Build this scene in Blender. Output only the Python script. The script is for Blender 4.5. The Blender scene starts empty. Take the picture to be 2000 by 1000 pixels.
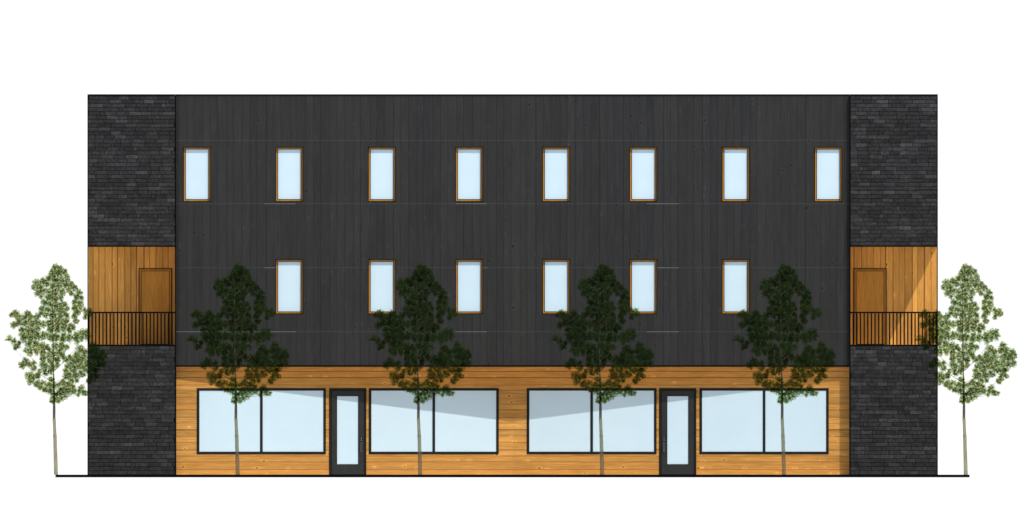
import bpy, bmesh, math, random
from mathutils import Vector, Matrix

random.seed(7)
scene = bpy.context.scene
COL = scene.collection
U = 0.015                                   # metres per photograph pixel


def X(px): return (px - 1000.0) * U
def Z(py): return (927.0 - py) * U


# ------------------------------------------------------------------ helpers
def obj(name, bm, mats, parent=None, smooth=False):
    me = bpy.data.meshes.new(name)
    bm.to_mesh(me); bm.free()
    if not isinstance(mats, (list, tuple)): mats = [mats]
    for m in mats: me.materials.append(m)
    if smooth:
        for p in me.polygons: p.use_smooth = True
    o = bpy.data.objects.new(name, me)
    COL.objects.link(o)
    if parent is not None: o.parent = parent
    return o


def box(bm, x0, x1, y0, y1, z0, z1, mi=0, f=None):
    """axis box; f optionally moves every vertex"""
    vs = []
    for (x, y, z) in ((x0, y0, z0), (x1, y0, z0), (x1, y1, z0), (x0, y1, z0),
                      (x0, y0, z1), (x1, y0, z1), (x1, y1, z1), (x0, y1, z1)):
        p = (x, y, z) if f is None else f(x, y, z)
        vs.append(bm.verts.new(p))
    for q in ((0, 1, 5, 4), (1, 2, 6, 5), (2, 3, 7, 6), (3, 0, 4, 7), (4, 5, 6, 7), (3, 2, 1, 0)):
        fc = bm.faces.new([vs[i] for i in q]); fc.material_index = mi


def ring(bm, x0, x1, z0, z1, t, y0, y1, mi=0, f=None, bottom=True):
    """rectangular frame of bar width t, butted (no overlapping faces)"""
    zb = z0 + t if bottom else z0
    box(bm, x0, x0 + t, y0, y1, z0, z1, mi, f)
    box(bm, x1 - t, x1, y0, y1, z0, z1, mi, f)
    box(bm, x0 + t, x1 - t, y0, y1, z1 - t, z1, mi, f)
    if bottom: box(bm, x0 + t, x1 - t, y0, y1, z0, z0 + t, mi, f)


def wall_with_openings(bm, x0, x1, z0, z1, openings, y, depth, f=None, splits=()):
    """front face with holes, and the reveals of each hole"""
    g = f or (lambda a, b, c: (a, b, c))
    xs = sorted(set([x0, x1] + list(splits) + [o[0] for o in openings] + [o[1] for o in openings]))
    zs = sorted(set([z0, z1] + [o[2] for o in openings] + [o[3] for o in openings]))
    zs = [z for z in zs if z0 - 1e-6 <= z <= z1 + 1e-6]
    V = {}
    def v(x, yy, z):
        k = (round(x, 5), round(yy, 5), round(z, 5))
        if k not in V: V[k] = bm.verts.new(g(x, yy, z))
        return V[k]
    for i in range(len(xs) - 1):
        for j in range(len(zs) - 1):
            cx, cz = (xs[i] + xs[i + 1]) / 2, (zs[j] + zs[j + 1]) / 2
            if any(o[0] < cx < o[1] and o[2] < cz < o[3] for o in openings): continue
            bm.faces.new([v(xs[i], y, zs[j]), v(xs[i + 1], y, zs[j]), v(xs[i + 1], y, zs[j + 1]), v(xs[i], y, zs[j + 1])])
    for (a, b, c, d) in openings:
        quads = [((a, c), (a, d)), ((b, d), (b, c)), ((a, d), (b, d)), ((b, c), (a, c))]
        for (p, q) in quads:
            if abs(p[1] - z0) < 1e-6 and abs(q[1] - z0) < 1e-6: continue
            bm.faces.new([bm.verts.new(g(p[0], y, p[1])), bm.verts.new(g(q[0], y, q[1])),
                          bm.verts.new(g(q[0], y + depth, q[1])), bm.verts.new(g(p[0], y + depth, p[1]))])


def tube(bm, pts, rads, n=8, mi=0, layer=None, tones=None, cap=True):
    rings = []
    for i, p in enumerate(pts):
        p = Vector(p)
        a = Vector(pts[max(i - 1, 0)]); b = Vector(pts[min(i + 1, len(pts) - 1)])
        d = (b - a).normalized()
        s = d.cross(Vector((0.3, 1, 0.1))).normalized(); t = d.cross(s)
        rings.append([bm.verts.new(p + (s * math.cos(6.28318 * k / n) + t * math.sin(6.28318 * k / n)) * rads[i]) for k in range(n)])
    for i in range(len(rings) - 1):
        for k in range(n):
            fc = bm.faces.new([rings[i][k], rings[i][(k + 1) % n], rings[i + 1][(k + 1) % n], rings[i + 1][k]])
            fc.material_index = mi; fc.smooth = True
            if layer is not None:
                for l in fc.loops:
                    tt = tones[i] if l.vert in rings[i] else tones[i + 1]
                    l[layer] = (tt, tt, tt, 1)
    if cap:
        for r in (rings[0], rings[-1]):
            try: bm.faces.new(r)
            except ValueError: pass


# ------------------------------------------------------------------ materials
class NT:
    def __init__(self, name):
        self.m = bpy.data.materials.new(name); self.m.use_nodes = True
        self.t = self.m.node_tree; self.t.nodes.clear()
        self.out = self.t.nodes.new('ShaderNodeOutputMaterial')
    def n(self, kind, **kw):
        nd = self.t.nodes.new(kind)
        for k, v in kw.items(): setattr(nd, k, v)
        return nd
    def link(self, a, b): self.t.links.new(a, b)
    def put(self, sock, v):
        if hasattr(v, 'is_linked'): self.link(v, sock)
        else: sock.default_value = v
    def math(self, op, a, b=0.0, c=0.0, clamp=False):
        nd = self.n('ShaderNodeMath', operation=op, use_clamp=clamp)
        self.put(nd.inputs[0], a); self.put(nd.inputs[1], b)
        if op in ('MULTIPLY_ADD', 'COMPARE', 'SMOOTH_MIN'): self.put(nd.inputs[2], c)
        return nd.outputs[0]
    def rng(self, v, a, b, c, d, smooth=False):
        nd = self.n('ShaderNodeMapRange', interpolation_type='SMOOTHSTEP' if smooth else 'LINEAR')
        self.put(nd.inputs[0], v)
        for i, q in enumerate((a, b, c, d)): self.put(nd.inputs[1 + i], q)
        return nd.outputs[0]
    def mix(self, fac, a, b, mode='MIX'):
        nd = self.n('ShaderNodeMix', data_type='RGBA', blend_type=mode)
        self.put(nd.inputs[0], fac)
        for i, q in ((6, a), (7, b)):
            if isinstance(q, (tuple, list)) and len(q) == 3: q = (*q, 1)
            self.put(nd.inputs[i], q)
        return nd.outputs[2]
    def grey(self, v):
        nd = self.n('ShaderNodeCombineColor')
        for i in range(3): self.put(nd.inputs[i], v)
        return nd.outputs[0]
    def vec(self, x, y, z):
        nd = self.n('ShaderNodeCombineXYZ')
        for i, q in enumerate((x, y, z)): self.put(nd.inputs[i], q)
        return nd.outputs[0]
    def xyz(self):
        tc = self.n('ShaderNodeTexCoord'); s = self.n('ShaderNodeSeparateXYZ')
        self.link(tc.outputs['Object'], s.inputs[0])
        return s.outputs
    def noise(self, vec, scale, detail=3.0, rough=0.55, dist=0.0):
        nd = self.n('ShaderNodeTexNoise')
        self.put(nd.inputs['Vector'], vec); nd.inputs['Scale'].default_value = scale
        nd.inputs['Detail'].default_value = detail; nd.inputs['Roughness'].default_value = rough
        nd.inputs['Distortion'].default_value = dist
        return nd.outputs[0]
    def white(self, w):
        nd = self.n('ShaderNodeTexWhiteNoise', noise_dimensions='1D')
        self.put(nd.inputs['W'], w); return nd.outputs[0]
    def bsdf(self, col, rough=0.6, spec=0.2, metal=0.0, bump=None, bstr=0.3, bdist=0.01):
        b = self.n('ShaderNodeBsdfPrincipled')
        if isinstance(col, (tuple, list)) and len(col) == 3: col = (*col, 1)
        self.put(b.inputs['Base Color'], col); self.put(b.inputs['Roughness'], rough)
        b.inputs['Specular IOR Level'].default_value = spec; b.inputs['Metallic'].default_value = metal
        if bump is not None:
            bp = self.n('ShaderNodeBump'); bp.inputs['Strength'].default_value = bstr
            bp.inputs['Distance'].default_value = bdist
            self.link(bump, bp.inputs['Height']); self.link(bp.outputs[0], b.inputs['Normal'])
        self.link(b.outputs[0], self.out.inputs[0])
        return self.m


def plain(name, col, rough=0.6, spec=0.2, metal=0.0, vary=0.12, scale=6.0):
    t = NT(name)
    s = t.xyz()
    n = t.noise(t.vec(s[0], s[1], s[2]), scale)
    c = t.mix(1.0, col, t.grey(t.rng(n, 0.3, 0.7, 1 - vary, 1 + vary)), 'MULTIPLY')
    return t.bsdf(c, rough, spec, metal)


def planks(name, axis, w, light, dark, knot, groove, offset=0.0, tone=(0.85, 1.12), hue=None, knot_amount=0.45, swirl=1.35,
           rough=0.65, spec=0.15, groove_w=0.06, groove_mix=0.75):
    """boards of width about w; axis is the direction ACROSS the boards ('x' = upright boards)"""
    t = NT(name)
    s = t.xyz()
    a, b = (s[0], s[2]) if axis == 'x' else (s[2], s[0])
    u0 = t.math('DIVIDE', t.math('ADD', a, 40.0 + offset), w)
    u = t.math('ADD', u0, t.math('MULTIPLY', t.math('SINE', t.math('MULTIPLY', u0, 2.39)), 0.10))
    idn = t.math('FLOOR', u); fr = t.math('FRACT', u)
    r1 = t.white(idn); r2 = t.white(t.math('ADD', idn, 91.3))
    along = t.math('ADD', b, t.math('MULTIPLY', r2, 37.0))
    # grain, drawn out along the board
    g = t.noise(t.vec(t.math('MULTIPLY', a, 26.0), t.math('MULTIPLY', along, 1.1), t.math('MULTIPLY', r1, 9.0)), 1.0, 4.0, 0.6, 0.6)
    fine = t.noise(t.vec(t.math('MULTIPLY', a, 90.0), t.math('MULTIPLY', along, 2.4), r1), 1.0, 3.0, 0.65)
    big = t.noise(t.vec(t.math('MULTIPLY', a, 3.0), t.math('MULTIPLY', along, 0.7), 3.0), 1.0, 2.0)
    # knots: a cell pattern that keeps the boards apart
    kv = t.vec(t.math('ADD', t.math('MULTIPLY', fr, 1.0), t.math('MULTIPLY', idn, 5.0)), t.math('DIVIDE', along, 0.36), 0.0)
    vo = t.n('ShaderNodeTexVoronoi', feature='F1'); t.put(vo.inputs['Vector'], kv)
    vo.inputs['Scale'].default_value = 1.0; vo.inputs['Randomness'].default_value = 0.9
    sc = t.n('ShaderNodeSeparateColor'); t.link(vo.outputs['Color'], sc.inputs[0])
    has = t.math('LESS_THAN', sc.outputs[0], knot_amount)
    d = vo.outputs['Distance']
    core = t.math('MULTIPLY', t.rng(d, 0.07, 0.17, 1.0, 0.0, True), has)
    halo = t.math('MULTIPLY', t.rng(d, 0.12, 0.42, 1.0, 0.0, True), has)
    rings_ = t.math('MULTIPLY', t.math('SINE', t.math('MULTIPLY', d, 40.0)), 0.35)
    c = t.mix(t.rng(g, 0.36, 0.64, 0.0, 1.0), dark, light)
    if hue: c = t.mix(t.math('MULTIPLY', r2, 0.55), c, hue)
    c = t.mix(1.0, c, t.grey(t.rng(r1, 0, 1, tone[0], tone[1])), 'MULTIPLY')
    c = t.mix(1.0, c, t.grey(t.rng(fine, 0.3, 0.7, 0.78, 1.18)), 'MULTIPLY')
    c = t.mix(1.0, c, t.grey(t.rng(big, 0.3, 0.7, 0.90, 1.10)), 'MULTIPLY')
    c = t.mix(t.math('MULTIPLY', halo, 0.7), c, t.mix(1.0, c, t.grey(t.math('ADD', swirl, rings_)), 'MULTIPLY'))
    c = t.mix(t.math('MULTIPLY', core, 0.85), c, knot)
    e = t.math('MINIMUM', fr, t.math('SUBTRACT', 1.0, fr))
    gm = t.rng(e, groove_w * 0.4, groove_w, 1.0, 0.0, True)
    depthv = t.rng(t.white(t.math('ADD', t.math('ROUND', u), 17.7)), 0.0, 1.0, 0.35, 1.0)
    gm2 = t.math('MULTIPLY', t.math('MULTIPLY', gm, groove_mix), depthv)
    c = t.mix(gm2, c, groove)
    h = t.math('SUBTRACT', t.math('MULTIPLY', g, 0.12), gm)
    return t.bsdf(c, rough, spec, bump=h, bstr=0.35, bdist=0.006)


def brick_mat():
    t = NT('charcoal_brick')
    at = t.n('ShaderNodeVertexColor'); at.layer_name = 'tone'
    s = t.xyz()
    p = t.vec(s[0], s[1], s[2])
    n = t.noise(p, 14.0, 4.0, 0.7)
    n2 = t.noise(t.vec(t.math('MULTIPLY', s[0], 1.0), s[1], t.math('MULTIPLY', s[2], 4.0)), 4.0, 3.0)
    c = t.mix(1.0, at.outputs[0], t.grey(t.rng(n, 0.3, 0.7, 0.60, 1.42)), 'MULTIPLY')
    c = t.mix(1.0, c, t.grey(t.rng(n2, 0.3, 0.7, 0.8, 1.2)), 'MULTIPLY')
    return t.bsdf(c, 0.85, 0.1, bump=n, bstr=0.4, bdist=0.01)


def leaf_mat():
    """thin leaves: most of the light passes through them, coloured"""
    t = NT('thin_green_leaf')
    at = t.n('ShaderNodeVertexColor'); at.layer_name = 'tone'
    tr = t.n('ShaderNodeBsdfTransparent'); t.link(at.outputs[0], tr.inputs[0])
    df = t.n('ShaderNodeBsdfDiffuse')
    t.link(t.mix(1.0, at.outputs[0], (0.065, 0.110, 0.055), 'MULTIPLY'), df.inputs[0])
    mx = t.n('ShaderNodeMixShader'); mx.inputs[0].default_value = LEAF_SOLID
    t.link(tr.outputs[0], mx.inputs[1]); t.link(df.outputs[0], mx.inputs[2])
    t.link(mx.outputs[0], t.out.inputs[0])
    return t.m


def bark_mat():
    t = NT('pale_bark')
    at = t.n('ShaderNodeVertexColor'); at.layer_name = 'tone'
    s = t.xyz()
    n = t.noise(t.vec(t.math('MULTIPLY', s[0], 30.0), t.math('MULTIPLY', s[1], 30.0), t.math('MULTIPLY', s[2], 4.0)), 1.0, 4.0)
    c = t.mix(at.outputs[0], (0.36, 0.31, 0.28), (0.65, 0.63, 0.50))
    c = t.mix(1.0, c, t.grey(t.rng(n, 0.3, 0.7, 0.75, 1.2)), 'MULTIPLY')
    tr = t.n('ShaderNodeBsdfTransparent'); t.link(c, tr.inputs[0])
    df = t.n('ShaderNodeBsdfDiffuse'); t.link(t.mix(1.0, c, (0.36, 0.36, 0.36), 'MULTIPLY'), df.inputs[0])
    mx = t.n('ShaderNodeMixShader'); mx.inputs[0].default_value = BARK_SOLID
    t.link(tr.outputs[0], mx.inputs[1]); t.link(df.outputs[0], mx.inputs[2])
    t.link(mx.outputs[0], t.out.inputs[0])
    return t.m


LEAF_SOLID, BARK_SOLID = 0.042, 0.25
M = {}
M['dark'] = planks('charred_boards', 'x', 15.5 * U, (0.027, 0.027, 0.027), (0.0185, 0.0185, 0.0185), (0.005, 0.006, 0.006),
                   (0.008, 0.008, 0.008), tone=(0.88, 1.07), hue=(0.026, 0.025, 0.021), knot_amount=0.36, swirl=1.3, groove_mix=0.72, groove_w=0.075)
M['wood_h'] = planks('larch_boards_level', 'z', 12.7 * U, (0.62, 0.330, 0.088), (0.46, 0.205, 0.040), (0.22, 0.075, 0.014),
                     (0.15, 0.055, 0.012), offset=0.03, tone=(0.80, 1.14), hue=(0.55, 0.235, 0.042), knot_amount=0.50, groove_mix=0.72, groove_w=0.105)
M['wood_v'] = planks('larch_boards_upright', 'x', 12.4 * U, (0.74, 0.375, 0.090), (0.61, 0.28, 0.052), (0.15, 0.05, 0.010),
                     (0.17, 0.06, 0.014), tone=(0.80, 1.12), hue=(0.67, 0.295, 0.054), knot_amount=0.38, groove_mix=1.0, groove_w=0.105)
M['wood_frame'] = planks('oiled_timber', 'x', 1.3, (0.50, 0.24, 0.040), (0.36, 0.15, 0.020), (0.2, 0.08, 0.015),
                         (0.3, 0.13, 0.02), knot_amount=0.0, groove_mix=0.0)
M['plywood'] = planks('door_veneer', 'x', 3.0, (0.55, 0.255, 0.042), (0.45, 0.20, 0.031), (0.2, 0.08, 0.015),
                      (0.3, 0.13, 0.02), knot_amount=0.0, groove_mix=0.0, tone=(1, 1))
M['brick'] = brick_mat()
M['soffit'] = plain('pale_soffit', (0.82, 0.78, 0.70), 0.8, 0.05)
M['mortar'] = plain('dark_mortar', (0.007, 0.007, 0.007), 0.9, 0.02)
M['black'] = plain('black_metal', (0.0035, 0.0035, 0.0035), 0.5, 0.03)
M['frame'] = plain('dark_bronze_frame', (0.016, 0.018, 0.017), 0.5, 0.1)
M['door'] = plain('charcoal_door_paint', (0.026, 0.027, 0.025), 0.5, 0.12)
M['pane'] = plain('pale_blue_glass', (0.545, 0.680, 0.738), 0.12, 0.10, vary=0.015, scale=1.5)
M['joint'] = plain('grey_flashing', (0.060, 0.060, 0.060), 0.6, 0.1)
M['joint_pale'] = plain('pale_flashing', (0.15, 0.15, 0.15), 0.6, 0.1)
M['steel'] = plain('brushed_steel', (0.25, 0.25, 0.25), 0.4, 0.2)
M['roof'] = plain('roof_membrane', (0.25, 0.25, 0.25), 0.8, 0.1)
M['floor'] = plain('balcony_concrete', (0.78, 0.75, 0.70), 0.7, 0.1)
M['paving'] = plain('pale_paving', (0.80, 0.79, 0.77), 0.9, 0.03, vary=0.04)
M['kerb'] = plain('black_kerb', (0.0035, 0.0035, 0.0035), 0.8, 0.0)
M['ground'] = plain('white_ground', (0.90, 0.895, 0.885), 0.95, 0.0, vary=0.02, scale=0.8)
M['leaf'] = leaf_mat()
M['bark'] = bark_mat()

# ------------------------------------------------------------------ the setting
KY = -5.9                                    # front edge of the pavement
bm = bmesh.new()
SL = -0.083
prof = [(600, SL), (KY + 0.2, SL), (KY, SL), (-31.0, -1.6), (-400, -1.6)]
rows = [[bm.verts.new((x, y, z)) for x in (-600, -40, 0, 40, 600)] for (y, z) in prof]
for i in range(len(rows) - 1):
    for k in range(4):
        bm.faces.new([rows[i][k], rows[i][k + 1], rows[i + 1][k + 1], rows[i + 1][k]])
bmesh.ops.recalc_face_normals(bm, faces=bm.faces)
g = obj('ground', bm, M['ground']); g['kind'] = 'structure'

bm = bmesh.new()
box(bm, X(108.2), X(1893.8), KY + 0.12, 12.5, SL + 0.004, -0.002)
g = obj('pavement', bm, M['paving']); g['kind'] = 'structure'
bm = bmesh.new()
box(bm, X(108.2), X(1893.8), KY, KY + 0.117, SL + 0.004, 0.0)
g = obj('kerb', bm, M['kerb']); g['kind'] = 'structure'

# ------------------------------------------------------------------ the building
B = bpy.data.objects.new('apartment_building', None)
COL.objects.link(B)
B['label'] = 'three storey building with charred timber upper walls, dark brick ends and golden wood shopfront'
B['category'] = 'building'

XL, XR = X(343), X(1660)                     # middle part
OL, OR = X(171.5), X(1831)                   # outer corners
TOP = Z(184)
ZS = Z(716)                                  # underside of the dark wall
TY = -0.12                                   # brick towers stand this much forward
D0, DC = 0.24, 1.113
XC = X(1001.5)


def D(x):                                    # plan of the shopfront: a shallow V
    x = min(max(x, XL), XR)
    return D0 + (DC - D0) * (1 - abs(x - XC) / ((XR - XL) / 2))


def sh(x, y, z): return (x, y + D(x), z)


# dark boarded wall with fourteen openings
WX = [385, 565.3, 746, 916.5, 1086.3, 1256.4, 1437, 1617.7]
WIN = [(c, 287.0, 394.0) for c in WX] + [(c, 506.3, 613.3) for c in WX[1:-1]]
RV = 0.104                                   # depth of the reveal
ops_ = [(X(c - 25.7), X(c + 25.7), Z(b - 1.3), Z(a + 1.3)) for (c, a, b) in WIN]
bm = bmesh.new()
wall_with_openings(bm, XL + 0.010, XR - 0.010, ZS + 0.030, TOP - 0.03, ops_, 0.0, RV + 0.06)
obj('upper_wall', bm, M['dark'], B)
bm = bmesh.new()
box(bm, XL + 0.01, XR - 0.01, 0.17, 9.0, ZS + 0.004, TOP - 0.35)
box(bm, XL + 0.01, XR - 0.01, 8.92, 9.06, TOP - 0.34, TOP - 0.03)
obj('upper_storeys', bm, M['dark'], B)
bm = bmesh.new()
box(bm, XL + 0.3, XR - 0.3, 0.6, 8.7, TOP - 0.345, TOP - 0.30)
obj('roof', bm, M['roof'], B)
bm = bmesh.new()                             # soffit over the shopfront
box(bm, XL + 0.02, XR - 0.02, 0.055, 1.6, ZS - 0.001, ZS + 0.003)
obj('soffit', bm, M['wood_v'], B)

# black edge trims
bm = bmesh.new()
box(bm, OL - 0.012, XL, TY - 0.02, 0.2, TOP - 0.04, TOP)
box(bm, XL, XR, -0.02, 0.2, TOP - 0.04, TOP)
box(bm, XR, OR + 0.012, TY - 0.02, 0.2, TOP - 0.04, TOP)
for (a, b) in ((OL - 0.012, OL + 0.2), (OR - 0.2, OR + 0.012)):
    box(bm, a, b, 0.2, 9.1, TOP - 0.04, TOP)
box(bm, OL + 0.2, OR - 0.2, 8.9, 9.1, TOP - 0.04, TOP)
obj('coping', bm, M['black'], B)
bm = bmesh.new()
box(bm, XL + 0.018, XR - 0.018, -0.012, 0.05, ZS - 0.009, ZS + 0.037)
obj('drip_edge', bm, M['black'], B)
for (xc, yy) in ((XL, TY), (XR, TY)):
    bm = bmesh.new()
    box(bm, xc - 0.020, xc + 0.020, TY - 0.010, 0.05, 0.0, TOP - 0.042)
    obj('corner_trim', bm, M['black'], B)
for (a, b) in ((OL - 0.012, OL + 0.015), (OR - 0.015, OR + 0.012)):
    bm = bmesh.new()
    box(bm, a, b, TY - 0.010, TY + 0.012, 0.0, TOP - 0.042)
    obj('corner_trim', bm, M['black'], B)

# level flashings in the dark wall
def strip(name, xa, xb, py, mat, y, h=0.016):
    bm = bmesh.new()
    box(bm, X(xa), X(xb), y - 0.004, y + 0.03, Z(py) - h / 2, Z(py) + h / 2)
    return obj(name, bm, mat, B)

bright = {398: [(517, 577), (890, 951), (1263, 1326)], 523: [(517, 538), (943, 952), (1284, 1326)],
          648: [(345, 578), (890, 951), (1263, 1326)]}
for py in (274, 398, 523, 648):
    cuts = sorted([(c - 27.2, c + 27.2) for (c, a, b) in WIN if a < py < b] )
    segs, x = [], 344.2
    for (a, b) in cuts: segs.append((x, a)); x = b
    segs.append((x, 1658.8))
    for (a, b) in segs:
        p = a
        for (c, d) in bright.get(py, []):
            if d <= a or c >= b: continue
            if c > p: strip('flashing', p, c, py, M['joint'], 0.0, 0.012)
            strip('flashing', max(c, p), d, py, M['joint_pale'], 0.0, 0.015)
            p = d
        if p < b: strip('flashing', p, b, py, M['joint'], 0.0, 0.012)


# brick blocks -------------------------------------------------------------
def bricks(bm, lay, u0, u1, z0, z1, place, course=7.8 * U, seed=1):
    rnd = random.Random(seed)
    n = max(1, round((z1 - z0) / course)); ch = (z1 - z0) / n
    for r in range(n):
        za, zb = z0 + r * ch + 0.007, z0 + (r + 1) * ch - 0.007
        u = u0 - rnd.uniform(0.0, 0.30)
        lightrow = rnd.uniform(0.85, 1.15)
        while u < u1:
            w = rnd.choice((0.36, 0.38, 0.34, 0.30, 0.37, 0.26, 0.36, 0.12))
            a, b = max(u + 0.006, u0), min(u + w - 0.006, u1)
            u += w
            if b - a < 0.03: continue
            k = rnd.random()
            t = rnd.uniform(0.018, 0.028) if k < 0.72 else (rnd.uniform(0.028, 0.040) if k < 0.985 else rnd.uniform(0.040, 0.050))
            t *= lightrow
            d = rnd.uniform(0.006, 0.011)
            j = rnd.uniform(-0.0025, 0.0025)
            vs = [bm.verts.new(place(p, o, q)) for (p, o, q) in
                  ((a, 0, za), (b, 0, za), (b, 0, zb), (a, 0, zb), (a, d, za + j), (b, d, za - j), (b, d, zb), (a, d, zb + j))]
            for q in ((4, 5, 6, 7), (0, 1, 5, 4), (1, 2, 6, 5), (2, 3, 7, 6), (3, 0, 4, 7)):
                fc = bm.faces.new([vs[i] for i in q])
                for l in fc.loops: l[lay] = (t, t * 0.99, t * 0.98, 1)


def brick_block(x0, x1, z0, z1, outer, seed):
    bm = bmesh.new(); lay = bm.loops.layers.color.new('tone') if False else bm.loops.layers.float_color.new('tone')
    YB = 9.0
    box(bm, x0 - (0.010 if outer > 0 else 0), x1 + (0.010 if outer < 0 else 0), TY + 0.012, YB, z0 - (0.012 if z0 > 1 else 0), z1 + 0.012, 1)
    bricks(bm, lay, x0, x1, z0, z1, lambda u, o, z: (u, TY + 0.012 - o, z), seed=seed)
    s = -1 if outer < 0 else 1
    xo = x0 if outer < 0 else x1
    bricks(bm, lay, TY + 0.03, YB, z0, z1, lambda u, o, z: (xo + s * o, u, z), seed=seed + 50)
    return obj('brick_block', bm, [M['brick'], M['mortar']], B)


ZB0, ZB1 = Z(673.5), Z(482)                  # balcony opening
e = 0.012
brick_block(OL + e, XL - 0.018, 0.0, ZB0 - 0.03, -1, 11)
brick_block(OL + e, XL - 0.018, ZB1 + 0.033, TOP - 0.042, -1, 12)
brick_block(XR + 0.018, OR - e, 0.0, ZB0 - 0.03, 1, 13)
brick_block(XR + 0.018, OR - e, ZB1 + 0.033, TOP - 0.042, 1, 14)
for (a, b) in ((OL + 0.013, XL - 0.018), (XR + 0.018, OR - 0.013)):
    strip('flashing', a / U + 1000, b / U + 1000, 367.5, M['joint'], TY - 0.004, 0.011)

# balconies ------------------------------------------------------------------
BY = 1.90                                    # back wall of each balcony
for side in (-1, 1):
    xa, xb = (OL + e, XL - 0.008) if side < 0 else (XR + 0.008, OR - e)
    bm = bmesh.new()                         # black edge above the opening
    box(bm, xa, xb, TY - 0.008, TY + 0.05, ZB1 - 0.003, ZB1 + 0.032)
    obj('lintel_edge', bm, M['black'], B)
    bm = bmesh.new()
    box(bm, xa, xb, TY + 0.052, BY, ZB1 + 0.001, ZB1 + 0.032)
    obj('balcony_ceiling', bm, M['soffit'], B)
    bm = bmesh.new()                         # deck with a black edge
    box(bm, xa, xb, TY - 0.012, TY + 0.02, ZB0 - 0.028, ZB0 + 0.008, 1)
    box(bm, xa, xb, TY + 0.02, BY + 0.05, ZB0 - 0.028, ZB0 + 0.004, 0)
    obj('balcony_floor', bm, [M['floor'], M['black']], B)
    bm = bmesh.new()                         # storey behind the balcony
    box(bm, xa + 0.004, xb, BY, 9.0, ZB0 - 0.026, ZB1 + 0.0)
    obj('balcony_wall', bm, M['wood_v'], B)
    bm = bmesh.new()                         # inner return wall of the recess
    xi = XL if side < 0 else XR
    box(bm, xi - 0.015 if side < 0 else xi - 0.004, xi + 0.004 if side < 0 else xi + 0.015, 0.055, BY - 0.002, ZB0 + 0.006, ZB1)
    obj('return_wall', bm, M['wood_h'], B)

    # door: casing + leaf
    dl, dr = (270.7, 336.0) if side < 0 else (1667.0, 1731.7)
    dt = 524.0
    zf = ZB0 + 0.006
    bm = bmesh.new()
    ring(bm, X(dl), X(dr), zf, Z(dt), 0.026, BY - 0.030, BY + 0.02, bottom=False)
    door = obj('balcony_door', bm, M['black'], B)
    bm = bmesh.new()
    ring(bm, X(dl) + 0.026, X(dr) - 0.026, zf, Z(dt) - 0.026, 0.044, BY - 0.026, BY + 0.02, bottom=False)
    obj('casing', bm, M['wood_frame'], door)
    bm = bmesh.new()
    ring(bm, X(dl) + 0.070, X(dr) - 0.070, zf, Z(dt) - 0.070, 0.015, BY - 0.022, BY + 0.02, bottom=False)
    box(bm, X(dl) + 0.085, X(dr) - 0.085, BY - 0.022, BY + 0.02, zf, zf + 0.018)
    obj('seal', bm, M['black'], door)
    bm = bmesh.new()
    box(bm, X(dl) + 0.086, X(dr) - 0.086, BY - 0.016, BY + 0.01, zf + 0.019, Z(dt) - 0.086)
    obj('leaf', bm, M['plywood'], door)

    # railing on the front edge and the open end
    bm = bmesh.new()
    yr = TY + 0.03
    za, zb = ZB0 + 0.010, Z(611.9)
    zt = Z(608.8)
    xo = OL + 0.035 if side < 0 else OR - 0.035
    box(bm, xa + 0.002, xb - 0.002, yr - 0.025, yr + 0.025, zb, zt)
    box(bm, xo - 0.022, xo + 0.022, yr + 0.027, BY - 0.031, zb, zt)
    rail = obj('railing', bm, M['black'], B)
    x0 = 179.8 if side < 0 else 1666.5
    first = None
    pos = [(X(x0 + 7.105 * k), yr) for k in range(23)] + [(xo, yr + 0.11 + 0.1066 * k) for k in range(17)]
    for (px, py_) in pos:
        if first is None:
            bm = bmesh.new()
            box(bm, -0.0205, 0.0205, -0.0205, 0.0205, za, zb - 0.001)
            bmesh.ops.bevel(bm, geom=[ed for ed in bm.edges if abs(ed.verts[0].co.z - ed.verts[1].co.z) > 0.1], offset=0.003, segments=1, affect='EDGES')
            first = obj('baluster', bm, M['black'], rail); o = first
        else:
            o = first.copy(); COL.objects.link(o); o.parent = rail
        o.location = (px, py_, 0)

# windows ---------------------------------------------------------------------
def make_window():
    """origin at the centre of the opening's outer trim, on the wall face"""
    w, h = 54.0 * U / 2, 107.0 * U / 2
    bm = bmesh.new()                          # black trim lining the opening
    ring(bm, -w, w, -h, h, 0.0195, -0.006, RV + 0.03)
    o = obj('window', bm, M['black'], B)
    bm = bmesh.new()
    ring(bm, -w + 0.0195, w - 0.0195, -h + 0.0195, h - 0.0195, 0.040, RV, RV + 0.05)
    obj('frame', bm, M['wood_frame'], o)
    bm = bmesh.new()
    ring(bm, -w + 0.0595, w - 0.0595, -h + 0.0595, h - 0.0595, 0.016, RV - 0.004, RV + 0.05)
    obj('gasket', bm, M['black'], o)
    bm = bmesh.new()
    box(bm, -w + 0.0755, w - 0.0755, RV + 0.003, RV + 0.04, -h + 0.0755, h - 0.0755)
    obj('pane', bm, M['pane'], o)
    return o


win0 = make_window()
for i, (c, a, b) in enumerate(WIN):
    if i == 0: o = win0
    else:
        o = win0.copy(); COL.objects.link(o); o.parent = B
        for ch in list(win0.children):
            q = ch.copy(); COL.objects.link(q); q.parent = o
    o.location = (X(c), 0, Z((a + b) / 2))

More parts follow.
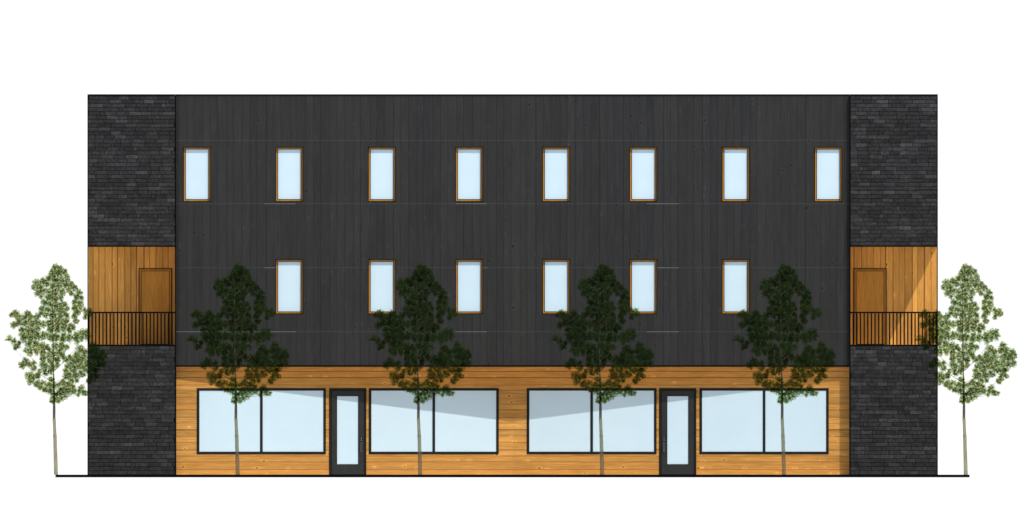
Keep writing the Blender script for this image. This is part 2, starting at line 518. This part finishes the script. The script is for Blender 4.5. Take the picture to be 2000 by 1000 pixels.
# shopfront --------------------------------------------------------------------
SHOP = [(384.7, 636.4), (720.5, 974.0), (1029.0, 1282.2), (1366.4, 1618.4)]
SZ1, SZ0 = 758.2, 887.0
DOORS = [(643.0, 715.4, 1), (1287.4, 1359.8, -1)]
sops = [(X(a) + 0.012, X(b) - 0.012, Z(SZ0) + 0.012, Z(SZ1) - 0.012) for (a, b) in SHOP]
sops += [(X(a) + 0.012, X(b) - 0.012, 0.0, Z(SZ1) - 0.012) for (a, b, s) in DOORS]
bm = bmesh.new()
wall_with_openings(bm, XL + 0.010, XR - 0.010, 0.0, ZS - 0.002, sops, 0.0, 0.10, f=sh, splits=[XC])
obj('shop_wall', bm, M['wood_h'], B)
bm = bmesh.new()
box(bm, XL + 0.02, XR - 0.02, 1.6, 9.0, 0.0, ZS + 0.002)
obj('ground_storey', bm, M['dark'], B)

for (a, b) in SHOP:
    x0, x1, z0, z1 = X(a), X(b), Z(SZ0), Z(SZ1)
    bm = bmesh.new()
    ring(bm, x0, x1, z0, z1, 0.020, -0.022, 0.08, f=sh)
    o = obj('shop_window', bm, M['black'], B)
    bm = bmesh.new()
    ring(bm, x0 + 0.020, x1 - 0.020, z0 + 0.020, z1 - 0.020, 0.036, -0.018, 0.08, f=sh)
    xm = (x0 + x1) / 2
    box(bm, xm - 0.022, xm + 0.022, -0.018, 0.08, z0 + 0.056, z1 - 0.056, 0, sh)
    obj('frame', bm, M['frame'], o)
    for (p, q) in ((x0 + 0.056, xm - 0.022), (xm + 0.022, x1 - 0.056)):
        bm = bmesh.new()
        ring(bm, p, q, z0 + 0.056, z1 - 0.056, 0.016, -0.014, 0.08, f=sh)
        obj('gasket', bm, M['black'], o)
        bm = bmesh.new()
        box(bm, p + 0.016, q - 0.016, 0.0, 0.07, z0 + 0.072, z1 - 0.072, 0, sh)
        obj('pane', bm, M['pane'], o)

for (a, b, s) in DOORS:
    x0, x1, z1 = X(a), X(b), Z(SZ1)
    bm = bmesh.new()
    ring(bm, x0, x1, 0.0, z1, 0.020, -0.022, 0.09, f=sh, bottom=False)
    o = obj('shop_door', bm, M['black'], B)
    bm = bmesh.new()
    ring(bm, x0 + 0.020, x1 - 0.020, 0.0, z1 - 0.020, 0.032, -0.018, 0.09, f=sh, bottom=False)
    obj('frame', bm, M['frame'], o)
    bm = bmesh.new()
    ring(bm, x0 + 0.052, x1 - 0.052, 0.0, z1 - 0.052, 0.018, 0.0, 0.09, f=sh, bottom=False)
    obj('seal', bm, M['black'], o)
    # leaf, with the glass set towards the hinge side
    la, lb = x0 + 0.070, x1 - 0.070
    ga, gb = (X(657.6), X(700.3)) if s > 0 else (X(1302.6), X(1345.0))
    gz0, gz1 = Z(907.4), Z(773.0)
    zt = z1 - 0.070
    bm = bmesh.new()
    box(bm, la, ga, -0.008, 0.05, 0.006, zt, 0, sh)
    box(bm, gb, lb, -0.008, 0.05, 0.006, zt, 0, sh)
    box(bm, ga, gb, -0.008, 0.05, 0.006, gz0, 0, sh)
    box(bm, ga, gb, -0.008, 0.05, gz1, zt, 0, sh)
    obj('leaf', bm, M['door'], o)
    bm = bmesh.new()
    ring(bm, ga, gb, gz0, gz1, 0.012, -0.012, 0.045, f=sh)
    obj('gasket', bm, M['black'], o)
    bm = bmesh.new()
    box(bm, ga + 0.012, gb - 0.012, 0.004, 0.04, gz0 + 0.012, gz1 - 0.012, 0, sh)
    obj('pane', bm, M['pane'], o)
    # key pad and long pull
    hx = X(705.5) if s > 0 else X(1297.0)
    bm = bmesh.new()
    box(bm, hx - 0.031, hx + 0.031, -0.030, -0.008, Z(862.4), Z(853.2), 0, sh)
    for (dz, w) in ((855.3, 0.016), (857.8, 0.010), (860.3, 0.015)):
        box(bm, hx - w, hx + w, -0.036, -0.030, Z(dz) - 0.010, Z(dz) + 0.010, 1, sh)
    obj('lock', bm, [M['black'], M['steel']], o)
    bm = bmesh.new()
    yb = D(hx) - 0.060
    for dx in (-0.017, 0.017):
        tube(bm, [(hx + dx, yb, Z(882)), (hx + dx, yb, Z(863))], [0.003] * 2, 8, 1)
    tube(bm, [(hx, yb, Z(882.2)), (hx, yb, Z(862.8))], [0.012] * 2, 10)
    for zz in (866, 879):
        tube(bm, [(hx, yb, Z(zz)), (hx, yb + 0.050, Z(zz))], [0.009] * 2, 8)
    tube(bm, [(hx - 0.021, yb, Z(882)), (hx + 0.021, yb, Z(882))], [0.005] * 2, 8, 1)
    obj('handle', bm, [M['black'], M['steel']], o)

# ------------------------------------------------------------------ trees
# clumps of the crown in tree units (1/6.667 photograph pixel), from the crown's left edge and 510 px down
CL = """720,85,45 770,100,45 690,130,45 830,130,45 760,160,55 680,190,50 860,190,40 640,230,45 720,240,55 800,240,45 880,240,40
560,260,45 480,290,50 440,340,35 520,340,55 500,410,50 560,390,45 530,460,30 600,300,40 690,320,50 770,320,55 850,310,45 930,300,35
960,350,45 900,360,45 640,400,50 720,400,60 810,400,50 930,420,30 1030,410,40 640,470,55 720,490,55 790,480,40 1000,460,40 1060,480,35
580,540,45 650,560,40 730,570,50 810,570,50 850,560,30 970,530,35 1040,550,45 550,620,40 620,640,40 700,640,60 790,630,55 870,620,35
980,600,45 1050,600,35 1000,660,45 540,680,35 500,710,40 600,700,40 690,710,55 780,700,50 860,700,40 970,720,40 990,780,35 1100,640,30
1120,700,35 1150,660,45 1170,690,40 1110,730,30 200,690,50 150,700,30 250,740,50 360,690,45 310,740,35 180,830,40 250,800,50 410,740,45
460,750,45 330,810,55 420,820,55 500,800,50 570,820,45 650,810,55 740,800,60 830,800,55 870,770,35 920,850,45 960,870,25 290,890,40
360,900,55 430,900,50 500,870,40 660,880,50 740,880,55 830,870,50 900,900,40 300,960,50 390,970,60 480,960,50 570,950,40 650,970,45
720,980,45 830,970,40 900,980,35 1000,960,50 1070,940,50 1120,920,35 1130,980,40"""
CL2 = """120,70,35 90,90,20 180,110,40 220,170,40 200,200,25 250,130,30 320,60,60 400,60,60 480,50,50 560,50,45 680,70,50 740,60,45
820,80,50 900,70,45 980,60,50 1060,60,50 1120,60,40 1000,110,40 380,140,50 460,150,55 540,170,55 610,190,40 330,230,30 390,240,55
470,230,50 560,250,50 640,220,30 720,170,50 800,180,55 860,190,40 700,270,50 780,260,55 820,310,35 640,290,45 560,330,45 660,350,50
740,350,45 860,350,40 330,370,45 290,420,45 380,410,45 440,390,30 440,460,40 560,400,45 600,450,45 680,440,50 740,420,35 520,500,35
590,520,40 380,560,50 430,580,55 490,560,40 400,630,45 480,660,45 560,660,45 520,710,40 590,740,40 650,500,40 670,610,40 640,680,45
700,690,45 660,750,45 760,680,40 820,650,45 880,680,55 940,700,40 960,760,40 880,750,60 800,760,60 750,800,50 690,790,40 850,820,40
700,850,45 750,870,40 680,890,30 800,860,30 1040,210,50 1000,300,55 920,330,40 960,380,50 890,430,45 860,490,45 950,470,60 1040,350,60
1040,430,55 1100,250,45 1100,330,50 900,560,50 980,550,55 1060,530,50 1100,450,50 1130,400,50 860,570,40 940,620,35 1000,620,30
1217,165,45 1190,230,50 1260,240,50 1330,260,45 1370,290,30 1240,310,60 1310,330,60 1350,400,40 1200,400,60 1280,420,50 1160,480,50
1230,480,45 1200,540,35 1250,560,35 1190,600,40 1150,630,30 1180,650,20 1060,720,40 1030,760,35 1080,770,40 1110,800,25 1145,790,25
1020,810,20"""
KU = U / 6.667


def clump_list():
    out = []
    for (txt, oy) in ((CL, 0), (CL2, 933)):
        for tok in txt.split():
            x, y, r = (float(q) for q in tok.split(','))
            px, py = x / 6.667, 510 + (y + oy) / 6.667
            out.append(((px - 109) * U, Z(py), r * KU))
    return out


CLUMPS = clump_list()


def half_width(z):
    xs = [c[0] for c in CLUMPS if abs(c[1] - z) < 0.25]
    return (max(xs) - min(xs)) / 2 if len(xs) > 1 else 0.2


def trunk_x(z):
    pts = [(0, 0.005), (1.08, -0.024), (1.45, -0.039), (1.7, -0.052), (2.1, -0.047), (2.5, -0.055), (3.4, -0.075), (4.3, -0.09), (5.2, -0.1), (6.2, -0.09)]
    for (a, b) in zip(pts, pts[1:]):
        if a[0] <= z <= b[0]: return a[1] + (b[1] - a[1]) * (z - a[0]) / (b[0] - a[0])
    return -0.09


def make_tree():
    rnd = random.Random(41)
    root = bpy.data.objects.new('young_tree', None); COL.objects.link(root)
    # trunk and limbs
    bm = bmesh.new(); lay = bm.loops.layers.float_color.new('tone')
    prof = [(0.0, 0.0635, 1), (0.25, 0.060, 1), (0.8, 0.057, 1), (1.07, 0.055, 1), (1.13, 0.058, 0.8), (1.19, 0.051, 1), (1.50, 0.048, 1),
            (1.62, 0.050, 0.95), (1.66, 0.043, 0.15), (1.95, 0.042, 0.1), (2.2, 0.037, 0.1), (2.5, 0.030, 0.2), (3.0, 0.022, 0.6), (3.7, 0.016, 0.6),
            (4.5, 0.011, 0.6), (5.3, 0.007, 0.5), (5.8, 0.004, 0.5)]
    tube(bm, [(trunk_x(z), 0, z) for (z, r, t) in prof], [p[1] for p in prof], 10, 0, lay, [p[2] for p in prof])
    centres = []
    for (cx, cz, r) in CLUMPS:
        hw = half_width(cz)
        off = abs(cx - trunk_x(cz)) / max(hw, 0.2)
        dy = math.sqrt(max(0.05, 1 - min(off, 1) ** 2)) * hw * 0.75
        centres.append(Vector((cx, rnd.uniform(-dy, dy), cz)))
    far = [i for i in range(len(CLUMPS)) if abs(CLUMPS[i][0] + 0.07) > 0.38]
    rnd.shuffle(far)
    for i in far[:20]:
        c = centres[i]
        d = abs(c.x - trunk_x(c.z))
        zs = max(2.35, c.z - d * rnd.uniform(0.75, 1.1) - 0.1)
        s = Vector((trunk_x(zs), 0, zs))
        m1 = s.lerp(c, 0.35) + Vector((rnd.uniform(-.04, .04), 0, -0.09 * d)); m2 = s.lerp(c, 0.7) + Vector((rnd.uniform(-.05, .05), rnd.uniform(-.03, .03), -0.05 * d))
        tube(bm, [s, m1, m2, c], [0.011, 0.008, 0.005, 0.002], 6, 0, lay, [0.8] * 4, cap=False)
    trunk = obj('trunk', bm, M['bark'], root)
    # leaves: sprays of leaflets spread evenly through the clumps
    bm = bmesh.new(); lay = bm.loops.layers.float_color.new('tone')
    light = [rnd.random() for c in CLUMPS]
    step = 0.039
    spots = []
    for gi in range(-44, 47):
        for gj in range(0, 115):
            for layer in range(6):
                x = (gi + rnd.uniform(-0.75, 0.75)) * step
                z = 2.0 + (gj + rnd.uniform(-0.75, 0.75)) * step
                reach = rnd.choice((0.55, 0.70, 0.85, 1.0, 1.12, 1.32))
                inside = [i for i, (cx, cz, r) in enumerate(CLUMPS) if math.hypot(x - cx, z - cz) < r * reach]
                if not inside: continue
                i = rnd.choice(inside)
                spots.append((i, Vector((x, centres[i].y + rnd.uniform(-1, 1) * CLUMPS[i][2], z))))
    for (i, base) in spots:
        cx, cz, r = CLUMPS[i]
        p = (base - centres[i]) / r
        ax = Vector((p.x * 0.8 + rnd.uniform(-.6, .6), p.y * 0.5 + rnd.uniform(-.7, .4), rnd.uniform(-.9, .45))).normalized()
        nrm = Vector((rnd.uniform(-.5, .5), -0.9 + rnd.uniform(-.5, .5), 0.55 + rnd.uniform(-.4, .4)))
        sd = ax.cross(nrm).normalized(); nrm = sd.cross(ax).normalized()
        m = rnd.choice((3, 4, 4, 5))
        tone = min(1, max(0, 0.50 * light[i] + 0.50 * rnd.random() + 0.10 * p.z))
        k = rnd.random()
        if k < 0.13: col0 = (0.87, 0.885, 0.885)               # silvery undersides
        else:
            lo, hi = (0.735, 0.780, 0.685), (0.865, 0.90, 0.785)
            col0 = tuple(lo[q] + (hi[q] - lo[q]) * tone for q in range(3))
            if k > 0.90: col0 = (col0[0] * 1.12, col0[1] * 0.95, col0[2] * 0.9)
        for q in range(m):
            ang = (q - (m - 1) / 2) * rnd.uniform(0.55, 0.85)
            dr = (ax * math.cos(ang) + sd * math.sin(ang)).normalized()
            sv = nrm.cross(dr).normalized()
            L = rnd.uniform(0.050, 0.088) * (1.0 - 0.12 * abs(q - (m - 1) / 2)); W = L * rnd.uniform(0.17, 0.25)
            droop = nrm * (-0.22 * L)
            b0 = base - ax * 0.03
            pts = [b0, b0 + dr * L * 0.35 + sv * W, b0 + dr * L * 0.68 + sv * W * 0.8 + droop * 0.4, b0 + dr * L + droop,
                   b0 + dr * L * 0.68 - sv * W * 0.8 + droop * 0.4, b0 + dr * L * 0.35 - sv * W]
            f = bm.faces.new([bm.verts.new(v) for v in pts])
            w = rnd.uniform(0.90, 1.10)
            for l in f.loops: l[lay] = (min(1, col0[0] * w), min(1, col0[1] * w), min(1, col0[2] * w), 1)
    obj('crown', bm, M['leaf'], root)
    return root


TREE_Y = -4.85
TREES = [(109, 'young green tree standing free beside the left brick tower, its crown against white sky'),
         (464, 'young tree in front of the leftmost shop window, left of the first glass door'),
         (820.5, 'young tree in front of the second shop window, right of the first glass door'),
         (1176, 'young tree in front of the third shop window, left of the second glass door'),
         (1531, 'young tree in front of the rightmost shop window, right of the second glass door'),
         (1886, 'young green tree standing free beside the right brick tower, its crown against white sky')]
tree0 = make_tree()
for i, (px, lab) in enumerate(TREES):
    if i == 0: t = tree0
    else:
        t = tree0.copy(); COL.objects.link(t)
        for ch in list(tree0.children):
            c = ch.copy(); COL.objects.link(c); c.parent = t
    t.location = (X(px), TREE_Y, 0.0)
    t['label'] = lab; t['category'] = 'tree'; t['group'] = 'young street trees in a row along the front'

# ------------------------------------------------------------------ light
SUN = Vector((0.5, -0.70, 1.0)).normalized()
ld = bpy.data.lights.new('sun', 'SUN'); ld.energy = 2.95; ld.angle = math.radians(0.5); ld.color = (1.0, 0.96, 0.90)
lo_ = bpy.data.objects.new('sun', ld); COL.objects.link(lo_)
lo_.rotation_euler = SUN.to_track_quat('Z', 'Y').to_euler()
lo_.location = (20, -28, 40)
W = bpy.data.worlds.new('World'); scene.world = W; W.use_nodes = True
nt = W.node_tree; nt.nodes.clear()
sky = nt.nodes.new('ShaderNodeTexSky'); sky.sky_type = 'NISHITA'; sky.sun_disc = False
sky.sun_elevation = math.asin(SUN.z)
sky.sun_rotation = math.atan2(SUN.x, SUN.y)
sky.air_density = 1.0; sky.dust_density = 1.0; sky.ozone_density = 1.0
bg = nt.nodes.new('ShaderNodeBackground'); bg.inputs[1].default_value = 0.13
wo = nt.nodes.new('ShaderNodeOutputWorld')
# a white veil of bright overcast low in the sky, thinning towards the zenith
tc = nt.nodes.new('ShaderNodeTexCoord'); sp = nt.nodes.new('ShaderNodeSeparateXYZ'); nt.links.new(tc.outputs['Generated'], sp.inputs[0])
mr = nt.nodes.new('ShaderNodeMapRange'); mr.interpolation_type = 'SMOOTHSTEP'
nt.links.new(sp.outputs[2], mr.inputs[0])
mr.inputs[1].default_value = 0.03; mr.inputs[2].default_value = 0.5; mr.inputs[3].default_value = 1.0; mr.inputs[4].default_value = 0.0
mxc = nt.nodes.new('ShaderNodeMix'); mxc.data_type = 'RGBA'
nt.links.new(mr.outputs[0], mxc.inputs[0]); nt.links.new(sky.outputs[0], mxc.inputs[6]); mxc.inputs[7].default_value = (8.2, 8.3, 8.5, 1)
nt.links.new(mxc.outputs[2], bg.inputs[0]); nt.links.new(bg.outputs[0], wo.inputs[0])

# ------------------------------------------------------------------ camera: a straight elevation
cd = bpy.data.cameras.new('camera'); cd.type = 'ORTHO'; cd.ortho_scale = 2000 * U
cd.clip_start = 0.1; cd.clip_end = 2000
co = bpy.data.objects.new('camera', cd); COL.objects.link(co)
co.location = (0, -34, Z(500)); co.rotation_euler = (math.radians(90), 0, 0)
scene.camera = co

scene.view_settings.view_transform = 'Standard'
scene.view_settings.look = 'None'
scene.view_settings.gamma = 1.0
scene.view_settings.exposure = 0.04
scene.cycles.use_denoising = True
scene.cycles.transparent_max_bounces = 64
scene.cycles.max_bounces = 8
